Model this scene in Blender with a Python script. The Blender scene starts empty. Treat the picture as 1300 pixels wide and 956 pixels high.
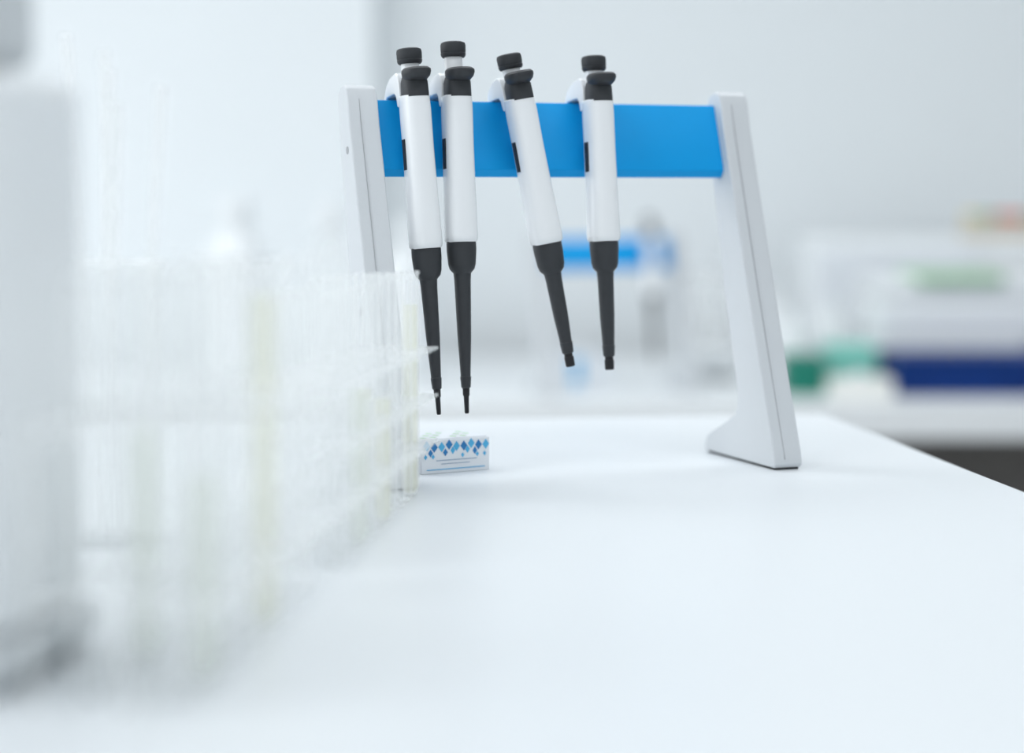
import bpy, bmesh, math, random
from mathutils import Vector, Matrix
random.seed(4)
S = bpy.context.scene
C = bpy.context.collection
try: S.cycles.transparent_max_bounces = 40
except Exception: pass

# ------------------------------------------------------------ materials
def mat(name, col, rough=0.5, spec=0.5, metal=0, alpha=1, var=0.0, scale=30, bump=0.0, emit=None, es=0, coat=0):
    m = bpy.data.materials.new(name); m.use_nodes = True
    nt = m.node_tree; b = nt.nodes['Principled BSDF']
    b.inputs['Base Color'].default_value = (*col, 1)
    b.inputs['Roughness'].default_value = rough
    b.inputs['Specular IOR Level'].default_value = spec
    b.inputs['Metallic'].default_value = metal
    b.inputs['Alpha'].default_value = alpha
    b.inputs['Coat Weight'].default_value = coat
    if emit:
        b.inputs['Emission Color'].default_value = (*emit, 1)
        b.inputs['Emission Strength'].default_value = es
    if var or bump:
        tc = nt.nodes.new('ShaderNodeTexCoord')
        n = nt.nodes.new('ShaderNodeTexNoise'); n.inputs['Scale'].default_value = scale
        n.inputs['Detail'].default_value = 4
        nt.links.new(tc.outputs['Object'], n.inputs['Vector'])
        if var:
            r = nt.nodes.new('ShaderNodeMix'); r.data_type = 'RGBA'
            r.inputs[6].default_value = (*[c*(1-var) for c in col], 1)
            r.inputs[7].default_value = (*[min(1, c*(1+var)) for c in col], 1)
            nt.links.new(n.outputs['Fac'], r.inputs[0])
            nt.links.new(r.outputs[2], b.inputs['Base Color'])
        if bump:
            bp = nt.nodes.new('ShaderNodeBump'); bp.inputs['Strength'].default_value = bump
            bp.inputs['Distance'].default_value = 0.0005
            nt.links.new(n.outputs['Fac'], bp.inputs['Height'])
            nt.links.new(bp.outputs['Normal'], b.inputs['Normal'])
    return m

def frosted(name, col, a, rim=None, tl_mix=.4):
    """translucent white plastic / liquid: light passes through and scatters"""
    m = bpy.data.materials.new(name); m.use_nodes = True
    nt = m.node_tree; nt.nodes.clear()
    out = nt.nodes.new('ShaderNodeOutputMaterial')
    tr = nt.nodes.new('ShaderNodeBsdfTransparent')
    tl = nt.nodes.new('ShaderNodeBsdfTranslucent'); tl.inputs[0].default_value = (*col, 1)
    df = nt.nodes.new('ShaderNodeBsdfPrincipled'); df.inputs['Base Color'].default_value = (*col, 1); df.inputs['Roughness'].default_value = .15
    tc = nt.nodes.new('ShaderNodeTexCoord'); nz = nt.nodes.new('ShaderNodeTexNoise'); nz.inputs['Scale'].default_value = 20
    nt.links.new(tc.outputs['Object'], nz.inputs['Vector'])
    mx = nt.nodes.new('ShaderNodeMixShader'); mx.inputs[0].default_value = 1-tl_mix
    nt.links.new(tl.outputs[0], mx.inputs[1]); nt.links.new(df.outputs[0], mx.inputs[2])
    m2 = nt.nodes.new('ShaderNodeMixShader')
    nt.links.new(tr.outputs[0], m2.inputs[1]); nt.links.new(mx.outputs[0], m2.inputs[2])
    mr = nt.nodes.new('ShaderNodeMapRange')
    if rim:   # wall looks denser at grazing angles, like any thin glass wall
        lw = nt.nodes.new('ShaderNodeLayerWeight'); lw.inputs[0].default_value = .35
        mr.inputs['To Min'].default_value = rim[0]; mr.inputs['To Max'].default_value = rim[1]
        nt.links.new(lw.outputs['Facing'], mr.inputs['Value'])
    else:
        mr.inputs['To Min'].default_value = a*.95; mr.inputs['To Max'].default_value = a*1.05
        nt.links.new(nz.outputs['Fac'], mr.inputs['Value'])
    nt.links.new(mr.outputs['Result'], m2.inputs[0])
    nt.links.new(m2.outputs[0], out.inputs[0])
    return m

M_wall = mat('wall_paint', (0.85, 0.885, 0.905), 0.8, 0.2, var=0.01, scale=3)
M_ceil = mat('ceiling_paint', (0.88, 0.9, 0.91), 0.9, 0.2, var=0.01, scale=3)
M_floor = mat('floor_vinyl', (0.42, 0.42, 0.42), 0.5, 0.3, var=0.06, scale=8)
M_table = mat('bench_laminate', (0.765, 0.795, 0.82), 0.34, 0.4, var=0.006, scale=60, bump=0.02)
M_shell = mat('stand_plastic', (0.65, 0.675, 0.70), 0.55, 0.35, var=0.015, scale=900, bump=0.25)
M_seam = mat('seam_gray', (0.42, 0.43, 0.45), 0.7, var=.03)
M_blue = mat('rail_blue', (0.0, 0.34, 0.78), 0.42, 0.22, var=0.02, scale=60)
M_white = mat('pipette_white', (0.88, 0.895, 0.91), 0.25, 0.5, coat=0.3, var=0.005, scale=50)
M_dark = mat('pipette_gray', (0.036, 0.039, 0.044), 0.5, 0.35, var=0.06, scale=200, bump=0.1)
M_black = mat('dark_rubber', (0.02, 0.02, 0.023), 0.6, 0.3, var=0.08, scale=200)
M_card = mat('box_card', (0.82, 0.85, 0.89), 0.55, 0.3, var=0.01, scale=80)
M_db = mat('print_blue', (0.02, 0.20, 0.50), 0.5, var=.03)
M_lb = mat('print_light_blue', (0.08, 0.44, 0.75), 0.5, var=.03)
M_line = mat('print_gray', (0.25, 0.36, 0.5), 0.5, var=.03)
M_acry = frosted('clear_acrylic', (0.97, 0.98, 0.98), .26)
M_glass = frosted('tube_glass', (0.95, 0.965, 0.965), .3, rim=(.06, .72))
M_liq = frosted('tube_liquid_yellow', (0.97, 0.965, 0.80), .38)
M_liq2 = frosted('tube_liquid_green', (0.94, 0.975, 0.87), .32)
M_inst = mat('instrument_white', (0.86, 0.885, 0.90), 0.4, 0.4, var=0.01, scale=10)
M_instl = mat('instrument_light_gray', (0.62, 0.65, 0.67), 0.5, 0.4, var=0.02, scale=10)
M_instg = mat('instrument_gray', (0.45, 0.48, 0.51), 0.5, 0.4, var=0.02, scale=10)
M_green = mat('soft_green', (0.48, 0.72, 0.48), 0.5, var=0.03, scale=10)
M_dgreen = mat('deep_green', (0.0, 0.20, 0.14), 0.45, var=0.05, scale=10)
M_teal = mat('teal_plastic', (0.24, 0.66, 0.56), 0.4, var=0.04, scale=10)
M_navy = mat('navy_plastic', (0.002, 0.032, 0.18), 0.45, 0.2, var=0.05, scale=10)
M_cream = mat('cream_card', (0.88, 0.885, 0.85), 0.5, var=0.02, scale=10)
M_tan = mat('pale_wood', (0.66, 0.56, 0.42), 0.6, var=0.10, scale=25)
M_orange = mat('orange_cap', (0.75, 0.15, 0.05), 0.5, var=0.05, scale=20)
M_yel = mat('yellow_cap', (0.80, 0.66, 0.30), 0.5, var=0.05, scale=20)
M_gcap = mat('green_cap', (0.28, 0.48, 0.28), 0.5, var=0.05, scale=20)
M_cab = mat('cabinet_dark', (0.20, 0.19, 0.18), 0.6, var=0.08, scale=8)
M_lamp = mat('lamp_diffuser', (1, 1, 1), 0.5, emit=(0.95, 0.98, 1), es=2.2, var=.002)

# ------------------------------------------------------------ helpers
def empty(name, loc=(0, 0, 0), rz=0, rot=None):
    e = bpy.data.objects.new(name, None); e.empty_display_size = 0.05
    C.objects.link(e); e.location = loc
    e.rotation_euler = rot if rot else (0, 0, rz)
    return e

def finish(name, bm, m, parent=None, bevel=0, seg=3, smooth=True, loc=None):
    bmesh.ops.recalc_face_normals(bm, faces=bm.faces)
    me = bpy.data.meshes.new(name); bm.to_mesh(me); bm.free()
    me.materials.append(m)
    o = bpy.data.objects.new(name, me); C.objects.link(o)
    if parent: o.parent = parent
    if loc: o.location = loc
    if smooth:
        for p in me.polygons: p.use_smooth = True
        try: me.set_sharp_from_angle(angle=math.radians(35))
        except Exception: pass
    if bevel:
        b = o.modifiers.new('bevel', 'BEVEL'); b.width = bevel; b.segments = seg
        b.limit_method = 'ANGLE'; b.angle_limit = math.radians(30); b.harden_normals = True
    return o

def box(name, x0, x1, y0, y1, z0, z1, m, parent=None, bevel=0.0, seg=3):
    bm = bmesh.new()
    bmesh.ops.create_cube(bm, size=1)
    for v in bm.verts:
        v.co = Vector(((x0+x1)/2+v.co.x*(x1-x0), (y0+y1)/2+v.co.y*(y1-y0), (z0+z1)/2+v.co.z*(z1-z0)))
    return finish(name, bm, m, parent, bevel, seg)

def prism(name, pts, x0, x1, m, parent=None, bevel=0, seg=3):
    """pts: list of (y,z), extruded along x"""
    bm = bmesh.new()
    a = [bm.verts.new((x0, p[0], p[1])) for p in pts]
    b = [bm.verts.new((x1, p[0], p[1])) for p in pts]
    bm.faces.new(a); bm.faces.new(b[::-1])
    n = len(pts)
    for i in range(n):
        bm.faces.new((a[i], b[i], b[(i+1) % n], a[(i+1) % n]))
    return finish(name, bm, m, parent, bevel, seg)

def loft(name, rings, m, parent=None, n=32, power=2.0, open_top=False):
    """rings: (cx,cy,z,hx,hy[,power])"""
    bm = bmesh.new(); prev = None; first = None
    for rg in rings:
        cx, cy, z, hx, hy = rg[:5]
        p = rg[5] if len(rg) > 5 else power
        vs = []
        for i in range(n):
            t = 2*math.pi*i/n; ct, st = math.cos(t), math.sin(t)
            x = math.copysign(abs(ct)**(2/p), ct)*hx; y = math.copysign(abs(st)**(2/p), st)*hy
            vs.append(bm.verts.new((cx+x, cy+y, z)))
        if prev:
            for i in range(n):
                bm.faces.new((prev[i], prev[(i+1) % n], vs[(i+1) % n], vs[i]))
        else: first = vs
        prev = vs
    bm.faces.new(first)
    if not open_top: bm.faces.new(prev)
    return finish(name, bm, m, parent)

def lathe(name, prof, m, parent=None, n=32, cx=0, cy=0, open_top=False):
    return loft(name, [(cx, cy, z, r, r) for z, r in prof], m, parent, n, open_top=open_top)

# ------------------------------------------------------------ room
box('floor', -3.2, 3.2, -1.6, 4.6, -0.05, 0, M_floor)
box('wall_back', -3.2, 3.2, 4.45, 4.6, 0, 2.8, M_wall)
box('wall_right', 3.05, 3.2, -1.6, 4.45, 0, 2.8, M_wall)
box('ceiling', -3.2, 3.2, -1.6, 4.6, 2.8, 2.9, M_ceil)
box('wall_pier', -3.2, -0.30, 4.32, 4.45, 0, 2.8, M_wall)
box('baseboard_back', -0.29, 3.05, 4.43, 4.45, 0.0, 0.1, M_inst)

# ------------------------------------------------------------ main bench
TZ = 0.90
bench = empty('lab_bench', (0.29, 1.84, 0), math.radians(7.4))
box('worktop', -1.9, 0, -1.75, 0, TZ-0.035, TZ, M_table, bench, 0.003)
box('cabinet', -1.85, -0.06, -1.68, -0.06, 0.1, TZ-0.035, M_inst, bench, 0.002)
box('plinth', -1.82, -0.09, -1.64, -0.09, 0, 0.1, M_cab, bench)
for i in range(3):
    x = -1.82+i*0.59
    box('drawer_front_%d' % (i+1), x, x+0.57, -1.70, -1.68, 0.6, 0.85, M_inst, bench, 0.002)
    box('door_front_%d' % (i+1), x, x+0.57, -1.70, -1.68, 0.12, 0.58, M_inst, bench, 0.002)
    box('handle_%d' % (i+1), x+0.2, x+0.37, -1.72, -1.70, 0.72, 0.735, M_instg, bench, 0.002)

# ------------------------------------------------------------ rear counter (desk height)
CZ = 0.751
cnt = empty('rear_counter', (0, 3.33, 0))
box('worktop', -2.2, 3.0, 0, 0.97, CZ-0.062, CZ, M_inst, cnt, 0.004)
box('back_panel', -2.15, 2.95, 0.5, 0.53, 0.0, CZ-0.062, M_cab, cnt)
for i, x in enumerate((-2.15, -0.9, 0.35, 1.6, 2.92)):
    box('side_panel_%d' % (i+1), x, x+0.03, 0.06, 0.5, 0, CZ-0.062, M_cab, cnt)

# ------------------------------------------------------------ pipette
def pipette_parts(par, long=True, stem=0.008, be=0.122, pre=''):
    """local: z=0 at collar top, axis down -z, +y toward rail, -y toward the user"""
    k0 = stem
    bm = bmesh.new(); N = 72; rings = []
    for (z, rr, rib) in ((k0, .0060, 0), (k0, .0080, 0), (k0+.001, .0088, 0), (k0+.0028, .0092, .0), (k0+.0032, .0087, 0), (k0+.0038, .0091, .00025),
                    (k0+.0085, .0092, .00025), (k0+.0104, .0087, 0), (k0+.0112, .0070, 0), (k0+.0109, .0055, 0)):
        vs = []
        for i in range(N):
            t = 2*math.pi*i/N; q = rr-(rib if i % 2 else 0)
            vs.append(bm.verts.new((q*math.cos(t), .004+q*math.sin(t), z)))
        if rings:
            p = rings[-1]
            for i in range(N): bm.faces.new((p[i], p[(i+1) % N], vs[(i+1) % N], vs[i]))
        rings.append(vs)
    bm.faces.new(rings[0]); bm.faces.new(rings[-1])
    finish(pre+'plunger_knob', bm, M_dark, par)
    lathe(pre+'plunger_stem', [(-.012, .0066), (k0+.001, .0066)], M_white, par, 24, cy=0.004)
    loft(pre+'ejector_pad', [(0, -.007, -.0090, .0074, .0088), (0, -.0082, -.0064, .0094, .0124), (0, -.009, -.0036, .0100, .0136),
                         (0, -.009, -.0018, .0098, .0136), (0, -.0085, -.0004, .0085, .0120), (0, -.0075, .0, .0066, .0088)], M_dark, par, 36, 2.3)
    loft(pre+'neck', [(0, -.0025, -.0205, .0092, .0110), (0, -.0025, -.010, .0090, .0102), (0, -.0025, -.006, .0080, .0092)], M_dark, par, 32, 3.0)
    loft(pre+'handle_body', [
        (0, 0, -.0185, .0088, .0120), (0, 0, -.0195, .0098, .0132), (0, 0, -.030, .0102, .0134), (0, 0, -.055, .0101, .0132),
        (0, 0, -.085, .0105, .0130), (0, 0, -.105, .0110, .0128), (0, 0, -be+.005, .0113, .0127), (0, 0, -be+.0015, .0110, .0123),
        (0, 0, -be, .0100, .0112)], M_white, par, 48, 3.0)
    prism(pre+'finger_hook', [(.0055, -.026), (.0055, -.010), (.0075, -.0035), (.012, -.0010), (.026, -.0030), (.037, -.0085), (.0435, -.017),
                          (.0445, -.0265), (.0422, -.0265), (.0405, -.0190), (.036, -.0165), (.026, -.0160), (.0175, -.0160),
                          (.0142, -.0185), (.0125, -.026)], -.0094, .0094, M_white, par, .0018, 3)
    box(pre+'volume_window', -.0107, -.0099, -.0025, .0040, -.072, -.050, M_black, par, .0003)
    e = .230 if long else .209
    r1 = .0034 if long else .0042
    b = be
    lathe(pre+'tip_cone', [(-b+.002, .0100), (-b-.0008, .0108), (-b-.006, .0108), (-b-.016, .0100), (-b-.0195, .0090), (-b-.0225, .0064), (-b-.028, .0060),
                       (-(b+.028+e)/2, (.0060+r1)/2+.0003), (-e+.008, r1+.0002), (-e+.0075, r1+.0006), (-e, r1), (-e-.001, r1*.7)], M_dark, par, 32)
    if long:
        lathe(pre+'nozzle', [(-e, .0026), (-e-.006, .0024), (-e-.0065, .0019), (-e-.018, .0016), (-e-.019, .0012)], M_black, par, 20)
    else:
        lathe(pre+'nozzle', [(-e+.001, .0031), (-e-.003, .0031), (-e-.0035, .0036), (-e-.010, .0034), (-e-.0105, .0026)], M_black, par, 20)

# ------------------------------------------------------------ stand
def stand(name, loc, rz, L=0.297, t=0.021):
    e = empty(name, loc, rz)
    prof = [(0.000, 0.004), (0.0015, 0.012), (0.045, 0.130), (0.088, 0.255), (0.0925, 0.273), (0.0965, 0.280), (0.103, 0.2825), (0.111, 0.281),
            (0.1165, 0.276), (0.1165, 0.268), (0.107, 0.218), (0.085, 0.130), (0.0655, 0.066), (0.0605, 0.051), (0.0610, 0.042), (0.066, 0.035),
            (0.082, 0.0275), (0.106, 0.0175), (0.114, 0.013), (0.117, 0.005), (0.116, 0.0015), (0.002, 0.0015)]
    for i, (x, x1) in enumerate(((-.002, t), (L-.0005, L+t+.002))):
        prism('leg_%d' % (i+1), prof, x, x1, M_shell, e, .0028, 4)
        box('foot_pad_%d' % (i+1), x+.002, x1-.002, .003, .113, 0.0001, .002, M_black, e)
        sp = [(-.0003, .008), (.0442, .130), (.0872, .255), (.0920, .272), (.094, .272), (.0885, .255), (.0455, .130), (.001, .008)]
        prism('seam_%d' % (i+1), sp, x+t*.42-.0002, x+t*.42+.0002, M_seam, e)
        for j, (yy, zz) in enumerate(((.092, .235), (.060, .12))):
            bm = bmesh.new()
            bmesh.ops.create_cone(bm, cap_ends=True, segments=20, radius1=.0028, radius2=.0028, depth=.0006,
                                  matrix=Matrix.Translation((x-.0002 if i == 0 else x1+.0002, yy, zz)) @ Matrix.Rotation(math.pi/2, 4, 'Y'))
            finish('screw_cover_%d_%d' % (i+1, j+1), bm, M_seam, e)
    rp = [(.0910, .216), (.0868, .2215), (.0875, .2245), (.1040, .2705), (.1055, .272), (.1140, .272), (.1145, .270), (.1010, .219), (.099, .216)]
    prism('rail', rp, t-.001, L+.001, M_blue, e, .0006, 2)
    return e

TH = math.radians(20.6)
L0 = Vector((-0.084, 1.353, TZ))
stand('pipette_stand', L0, TH)

def hang(name, base, th, a, tilt, lean, zc, long, stem, be=.125, s=0.0755):
    rr = Vector((math.cos(th), math.sin(th), 0)); nn = Vector((-math.sin(th), math.cos(th), 0))
    e = empty(name, base+rr*a+nn*s+Vector((0, 0, zc)))
    Rm = Matrix.Rotation(th, 3, 'Z') @ Matrix.Rotation(-math.radians(tilt), 3, 'Y') @ Matrix.Rotation(-math.radians(lean), 3, 'X')
    e.rotation_euler = Rm.to_euler()
    pipette_parts(e, long, stem, be)
    return e
hang('pipette', L0, TH, .0415, 3.2, 4, .2930, True, .0040, .129)
hang('pipette', L0, TH, .0745, 0.5, 4, .2935, True, .0090, .125)
hang('pipette', L0, TH, .1195, 10.3, 4, .2920, False, .0030, .127)
hang('pipette', L0, TH, .1850, 1.3, 4, .2920, False, .0030, .124)

# background stand on rear counter
TH2 = math.radians(18)
B0 = Vector((0.065, 3.42, CZ))
stand('pipette_stand', B0, TH2, 0.262)
hang('pipette', B0, TH2, .215, 1, 4, .2955, True, .004)

# ------------------------------------------------------------ cover-slip box
bx = empty('coverslip_box', (-0.0655, 1.436, TZ), math.radians(31))
box('carton', 0, .057, 0, .040, 0, .0245, M_card, bx, .0006, 2)
box('lid_flap', .001, .056, .002, .039, .0245, .0252, M_card, bx, .0002)
bm = bmesh.new()
for i in range(6):
    for j in range(3):
        if (i+j*2) % 3 == 2: continue
        x, y = .006+i*.0085, .010+j*.011
        bm.faces.new([bm.verts.new(p) for p in ((x-.003, y, .0254), (x, y-.004, .0254), (x+.003, y, .0254), (x, y+.004, .0254))])
finish('lid_pattern', bm, M_green, bx, smooth=False)
def diamonds(name, lst, m):
    bm = bmesh.new()
    for (x, z, w, h) in lst:
        y = -.00025
        vs = [bm.verts.new(p) for p in ((x, y, z-h), (x+w, y, z), (x, y, z+h), (x-w, y, z))]
        bm.faces.new(vs)
    return finish(name, bm, m, bx, smooth=False)
d1, d2 = [], []
for i in range(9):
    x = .004+i*.0062
    (d1 if i % 2 else d2).append((x, .0203-(.001 if i % 3 else -.0004), .0029, .0038))
    if i % 3 != 1 and i < 8: (d2 if i % 2 else d1).append((x+.0031, .0160+(.0004 if i % 2 else -.0008), .0020, .0029))
    if i in (0, 1, 5, 7, 8): d2.append((x-.001, .0125, .0014, .0020))
diamonds('diamonds_dark', d1, M_db); diamonds('diamonds_light', d2, M_lb)
box('label_line_1', .012, .046, -.0003, 0, .0092, .0097, M_line, bx)
box('label_line_2', .016, .040, -.0003, 0, .0066, .0070, M_line, bx)
box('label_line_3', .004, .053, -.0003, 0, .0026, .0032, M_lb, bx)

# ------------------------------------------------------------ test tube racks
def tube(par, nm, x, y, z0, h, rad, liq, m):
    prof = [(z0, rad*.25), (z0+rad*.25, rad*.7), (z0+rad, rad), (z0+h-.003, rad), (z0+h-.002, rad*1.12), (z0+h, rad*1.12), (z0+h, rad*.88), (z0+h-.004, rad*.86)]
    lathe(nm, prof, M_glass, par, 24, x, y, True)
    if liq > 0:
        lathe(nm+'_liquid', [(z0+rad*.4, rad*.5), (z0+rad, rad*.82), (z0+h*liq, rad*.82)], m, par, 16, x, y)

def rack(name, loc, rz, cols, rows, sp, rad, h, liqs, plates, ht, ext=.004):
    e = empty(name, loc, rz)
    ly = sp*cols; lx = sp*rows
    for k, z in enumerate(plates):
        bm = bmesh.new()
        g = rad*1.2
        def addbox(x0, x1, y0, y1):
            mm = Matrix.Translation(((x0+x1)/2, (y0+y1)/2, z)) @ Matrix.Diagonal((x1-x0, y1-y0, .0018, 1))
            bmesh.ops.create_cube(bm, size=1, matrix=mm)
        for i in range(rows+1):
            c = -i*sp
            x0 = -lx-ext if i == rows else c-(sp/2-g); x1 = ext if i == 0 else c+(sp/2-g)
            addbox(x0, x1, 0, ly)
        for j in range(cols+1):
            c = j*sp
            if 0 < j < cols and j % 2 == 1 and sp > .03: continue
            addbox(-lx-ext, ext, max(0, c-(sp/2-g)), min(ly, c+(sp/2-g)))
        finish('shelf_%d' % (k+1), bm, M_acry, e, smooth=False)
    for k, y in enumerate((0, ly-.003)):
        for q, x in enumerate((-lx-ext, -sp*rows/2-.002)):
            box('post_%d_%d' % (k+1, q+1), x, x+.004, y, y+.003, 0, ht, M_acry, e, .0006)
    q = 0
    for i in range(rows):
        for j in range(cols):
            q += 1
            if (i*7+j*5) % 11 == 3 and i > 0: continue
            hh = h*(1+random.uniform(-.015, .015))
            tube(e, 'tube_%d' % q, -sp*(i+.5), sp*(j+.5), .0003, hh, rad, liqs.get((i, j), 0), M_liq if (i+j) % 2 == 0 else M_liq2)
    return e

rack('test_tube_rack', (-0.0870, 1.056, TZ), math.radians(-6.5), 11, 2, .0265, .0060, .152,
     {(0, 10): .85, (0, 6): .5, (0, 3): .6, (1, 9): .5}, (.037, .068, .100), .102)
rack('test_tube_rack', (-0.1180, .770, TZ), math.radians(-6.5), 7, 2, .036, .0075, .172,
     {(0, 4): .92, (0, 1): .5, (1, 2): .6}, (.040, .112), .114)

# glass pipettes standing in a jar behind the racks
jar = empty('glass_pipette_jar', (-0.235, 1.16, TZ))
lathe('jar', [(0, .028), (.002, .031), (.16, .031), (.163, .033), (.165, .032), (.163, .029), (.004, .028)], M_glass, jar, 32)
for i, (a, b, l) in enumerate(((.04, .02, .27), (-.05, .03, .29), (.02, -.05, .25), (-.02, -.02, .28), (.06, -.03, .26))):
    bm = bmesh.new()
    R = Matrix.Rotation(a, 4, 'Y') @ Matrix.Rotation(b, 4, 'X')
    bmesh.ops.create_cone(bm, cap_ends=True, segments=14, radius1=.0015, radius2=.0035, depth=l,
        matrix=Matrix.Translation((a*.2+(i-2)*.006, b*.2, l/2+.006)) @ R)
    finish('glass_pipette_%d' % (i+1), bm, M_acry, jar)

# ------------------------------------------------------------ white dispenser unit at far left
wd = empty('water_dispenser', (-0.204, 0.80, TZ), math.radians(-8))
box('base', -.17, .002, -.012, .10, .004, .022, M_instl, wd, .005)
for i, (x, y) in enumerate(((-.155, .0), (-.01, .0), (-.155, .09), (-.01, .09))):
    lathe('foot_%d' % (i+1), [(0, .007), (.005, .008)], M_instg, wd, 16, x, y)
box('housing', -.165, 0, -.004, .095, .022, .255, M_inst, wd, .010, 4)
box('head', -.168, -.02, -.03, .095, .258, .32, M_instl, wd, .010, 4)
box('front_panel', -.14, -.03, -.007, -.003, .15, .235, M_card, wd, .002)
lathe('spout', [(.235, .006), (.262, .008)], M_instg, wd, 16, -.08, -.02)

# ------------------------------------------------------------ rear counter contents
def on(name, x, y, rz=0, z=CZ): return empty(name, (x, y, z), rz)

o = on('centrifuge', 0.66, 3.63)
box('housing', 0, .46, 0, .34, .008, .155, M_inst, o, .02, 4)
box('lid', .015, .445, .01, .32, .155, .195, M_inst, o, .018, 4)
box('lid_band', .08, .24, -.0, .2, .186, .206, M_green, o, .006)
box('control_panel', .28, .43, -.004, .0, .05, .10, M_instl, o, .002)
for i, (x, y) in enumerate(((.03, .03), (.43, .03), (.03, .31), (.43, .31))):
    lathe('foot_%d' % (i+1), [(0, .012), (.009, .014)], M_black, o, 16, x, y)

o = on('tube_storage_box', 0.665, 3.44)
box('tray', 0, .42, 0, .16, 0, .058, M_navy, o, .004)
box('lid', -.004, .424, -.004, .164, .058, .070, M_navy, o, .004)
box('latch', .18, .24, -.008, -.003, .042, .064, M_navy, o, .002)

o = on('pipette_tip_box', 0.478, 3.45)
box('tray', 0, .068, 0, .10, 0, .045, M_dgreen, o, .004)
box('lid', -.002, .070, -.002, .102, .045, .068, M_dgreen, o, .006)
box('latch', .024, .044, -.005, -.001, .035, .052, M_dgreen, o, .001)

o = on('pipette_tip_box', 0.565, 3.53)
box('tray', 0, .085, 0, .085, 0, .045, M_teal, o, .004)
box('lid', -.002, .087, -.002, .087, .045, .082, M_teal, o, .010)
box('latch', .034, .054, -.005, -.001, .035, .052, M_teal, o, .001)

o = on('glove_box', 0.545, 3.37)
box('carton', 0, .105, 0, .065, 0, .036, M_cream, o, .002)
loft('opening', [(.053, .032, .0355, .036, .014), (.053, .032, .0368, .036, .014)], M_inst, o)
loft('glove_tuft', [(.053, .032, .0365, .018, .010), (.051, .033, .042, .012, .007), (.050, .032, .046, .004, .003)], M_inst, o)

def bottle(name, x, y, rad, h, body=M_inst, capm=M_inst):
    o = on(name, x, y)
    lathe('body', [(0, rad*.9), (.003, rad), (h*.66, rad), (h*.76, rad*.85), (h*.84, rad*.42), (h*.88, rad*.38)], body, o, 32)
    lathe('cap', [(h*.87, rad*.46), (h*.88, rad*.5), (h*.98, rad*.5), (h, rad*.45)], capm, o, 24)
bottle('reagent_bottle', .515, 3.66, .032, .135)
bottle('reagent_bottle', .595, 3.72, .034, .15, M_inst, M_inst)
bottle('reagent_bottle', .500, 3.80, .036, .17, M_inst, M_inst)

o = on('incubator', 0.60, 4.03)
box('housing', 0, .5, 0, .24, .01, .262, M_inst, o, .02, 4)
box('door', .02, .34, -.012, .0, .03, .24, M_card, o, .01)
box('handle', .30, .315, -.03, -.012, .08, .19, M_instg, o, .003)
for i, (x, y) in enumerate(((.03, .03), (.47, .03), (.03, .21), (.47, .21))):
    lathe('foot_%d' % (i+1), [(0, .012), (.011, .014)], M_black, o, 16, x, y)

o = on('vial_rack', 0.93, 4.08, 0, CZ+.2622)
box('block', 0, .16, 0, .07, 0, .018, M_tan, o, .003)
for i in range(5):
    for j in range(2):
        x = .018+i*.031; y = .018+j*.034
        lathe('vial_%d' % (i*2+j+1), [(.016, .010), (.034, .010)], M_glass, o, 16, x, y)
        lathe('cap_%d' % (i*2+j+1), [(.034, .0125), (.048, .0125), (.049, .010)], (M_yel, M_gcap, M_orange, M_orange, M_gcap)[i], o, 16, x, y)

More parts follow.
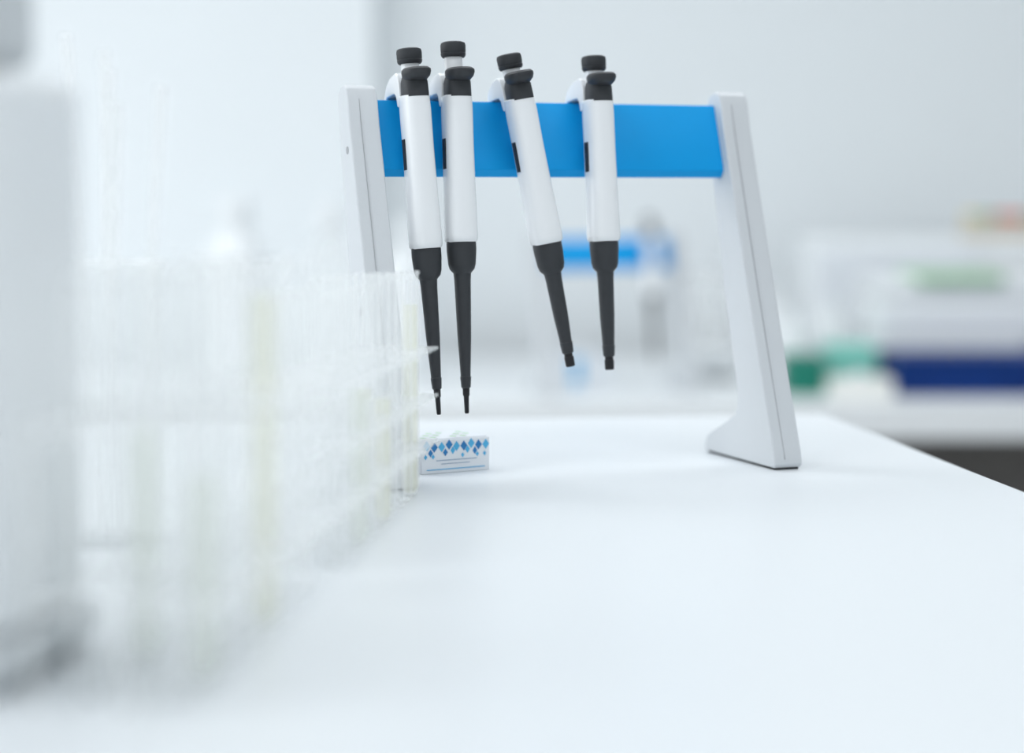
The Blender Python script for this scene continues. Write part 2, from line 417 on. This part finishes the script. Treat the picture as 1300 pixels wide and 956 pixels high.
o = on('balance', 0.345, 3.74)
box('base', -.02, .085, 0, .2, .006, .06, M_inst, o, .01)
box('draft_shield', -.01, .075, .02, .19, .06, .20, M_acry, o, .003)
box('display', .0, .065, -.004, .0, .02, .045, M_instl, o, .002)
for i, (x, y) in enumerate(((-.005, .02), (.07, .02), (-.005, .18), (.07, .18))):
    lathe('foot_%d' % (i+1), [(0, .008), (.007, .009)], M_black, o, 12, x, y)
o = on('glove_box', 0.08, 3.60, .2)
box('carton', 0, .10, 0, .07, 0, .06, M_card, o, .002)
box('print_stripe', .028, .048, -.0006, 0, .006, .054, M_lb, o)
loft('glove_tuft', [(.05, .035, .059, .022, .012), (.048, .036, .070, .014, .007), (.05, .035, .078, .004, .003)], M_inst, o)

bottle('carboy', -.33, 3.62, .045, .33, M_acry, M_inst)
bottle('carboy', -.20, 3.78, .05, .30, M_inst, M_inst)
bottle('carboy', -.52, 3.75, .06, .34, M_inst, M_inst)

# ------------------------------------------------------------ lights
def area(name, loc, rot, sx, sy, p, col=(1, 1, 1)):
    l = bpy.data.lights.new(name, 'AREA'); l.shape = 'RECTANGLE'; l.size = sx; l.size_y = sy
    l.energy = p; l.color = col
    ob = bpy.data.objects.new(name, l); C.objects.link(ob); ob.location = loc; ob.rotation_euler = rot
    return ob
k = 0
for (x, y) in ((-1.2, 2.5), (0.6, 2.5), (-1.2, 0.5), (0.6, 0.5)):
    k += 1
    o = empty('ceiling_light', (x, y, 2.8))
    box('frame', -.62, .62, -.32, .32, -.03, 0, M_inst, o, .004)
    box('diffuser', -.59, .59, -.29, .29, -.034, -.028, M_lamp, o)
    area('ceiling_lamp_%d' % k, (x, y, 2.755), (0, 0, 0), 1.2, .6, 10.8 if y > 1 else 6.5, (0.96, .985, 1))

area('window_daylight', (-3.0, 1.8, 1.7), (0, math.radians(-90), 0), 1.8, 3.2, 28, (0.94, .98, 1))

w = bpy.data.worlds.new('World'); S.world = w; w.use_nodes = True
bg = w.node_tree.nodes['Background']
bg.inputs[0].default_value = (0.90, 0.96, 1.0, 1); bg.inputs[1].default_value = 0.72

# ------------------------------------------------------------ camera
cd = bpy.data.cameras.new('camera'); cam = bpy.data.objects.new('camera', cd); C.objects.link(cam)
cam.location = (0, 0, TZ+.205)
cam.rotation_euler = (math.radians(90-4.29), 0, 0)
cd.lens = 70; cd.sensor_width = 36; cd.shift_y = -44.5/1300
cd.clip_start = .02
cd.dof.use_dof = True; cd.dof.focus_distance = 1.42; cd.dof.aperture_fstop = 2.0
S.camera = cam
S.view_settings.view_transform = 'Standard'
S.view_settings.look = 'None'
S.view_settings.exposure = 0.0
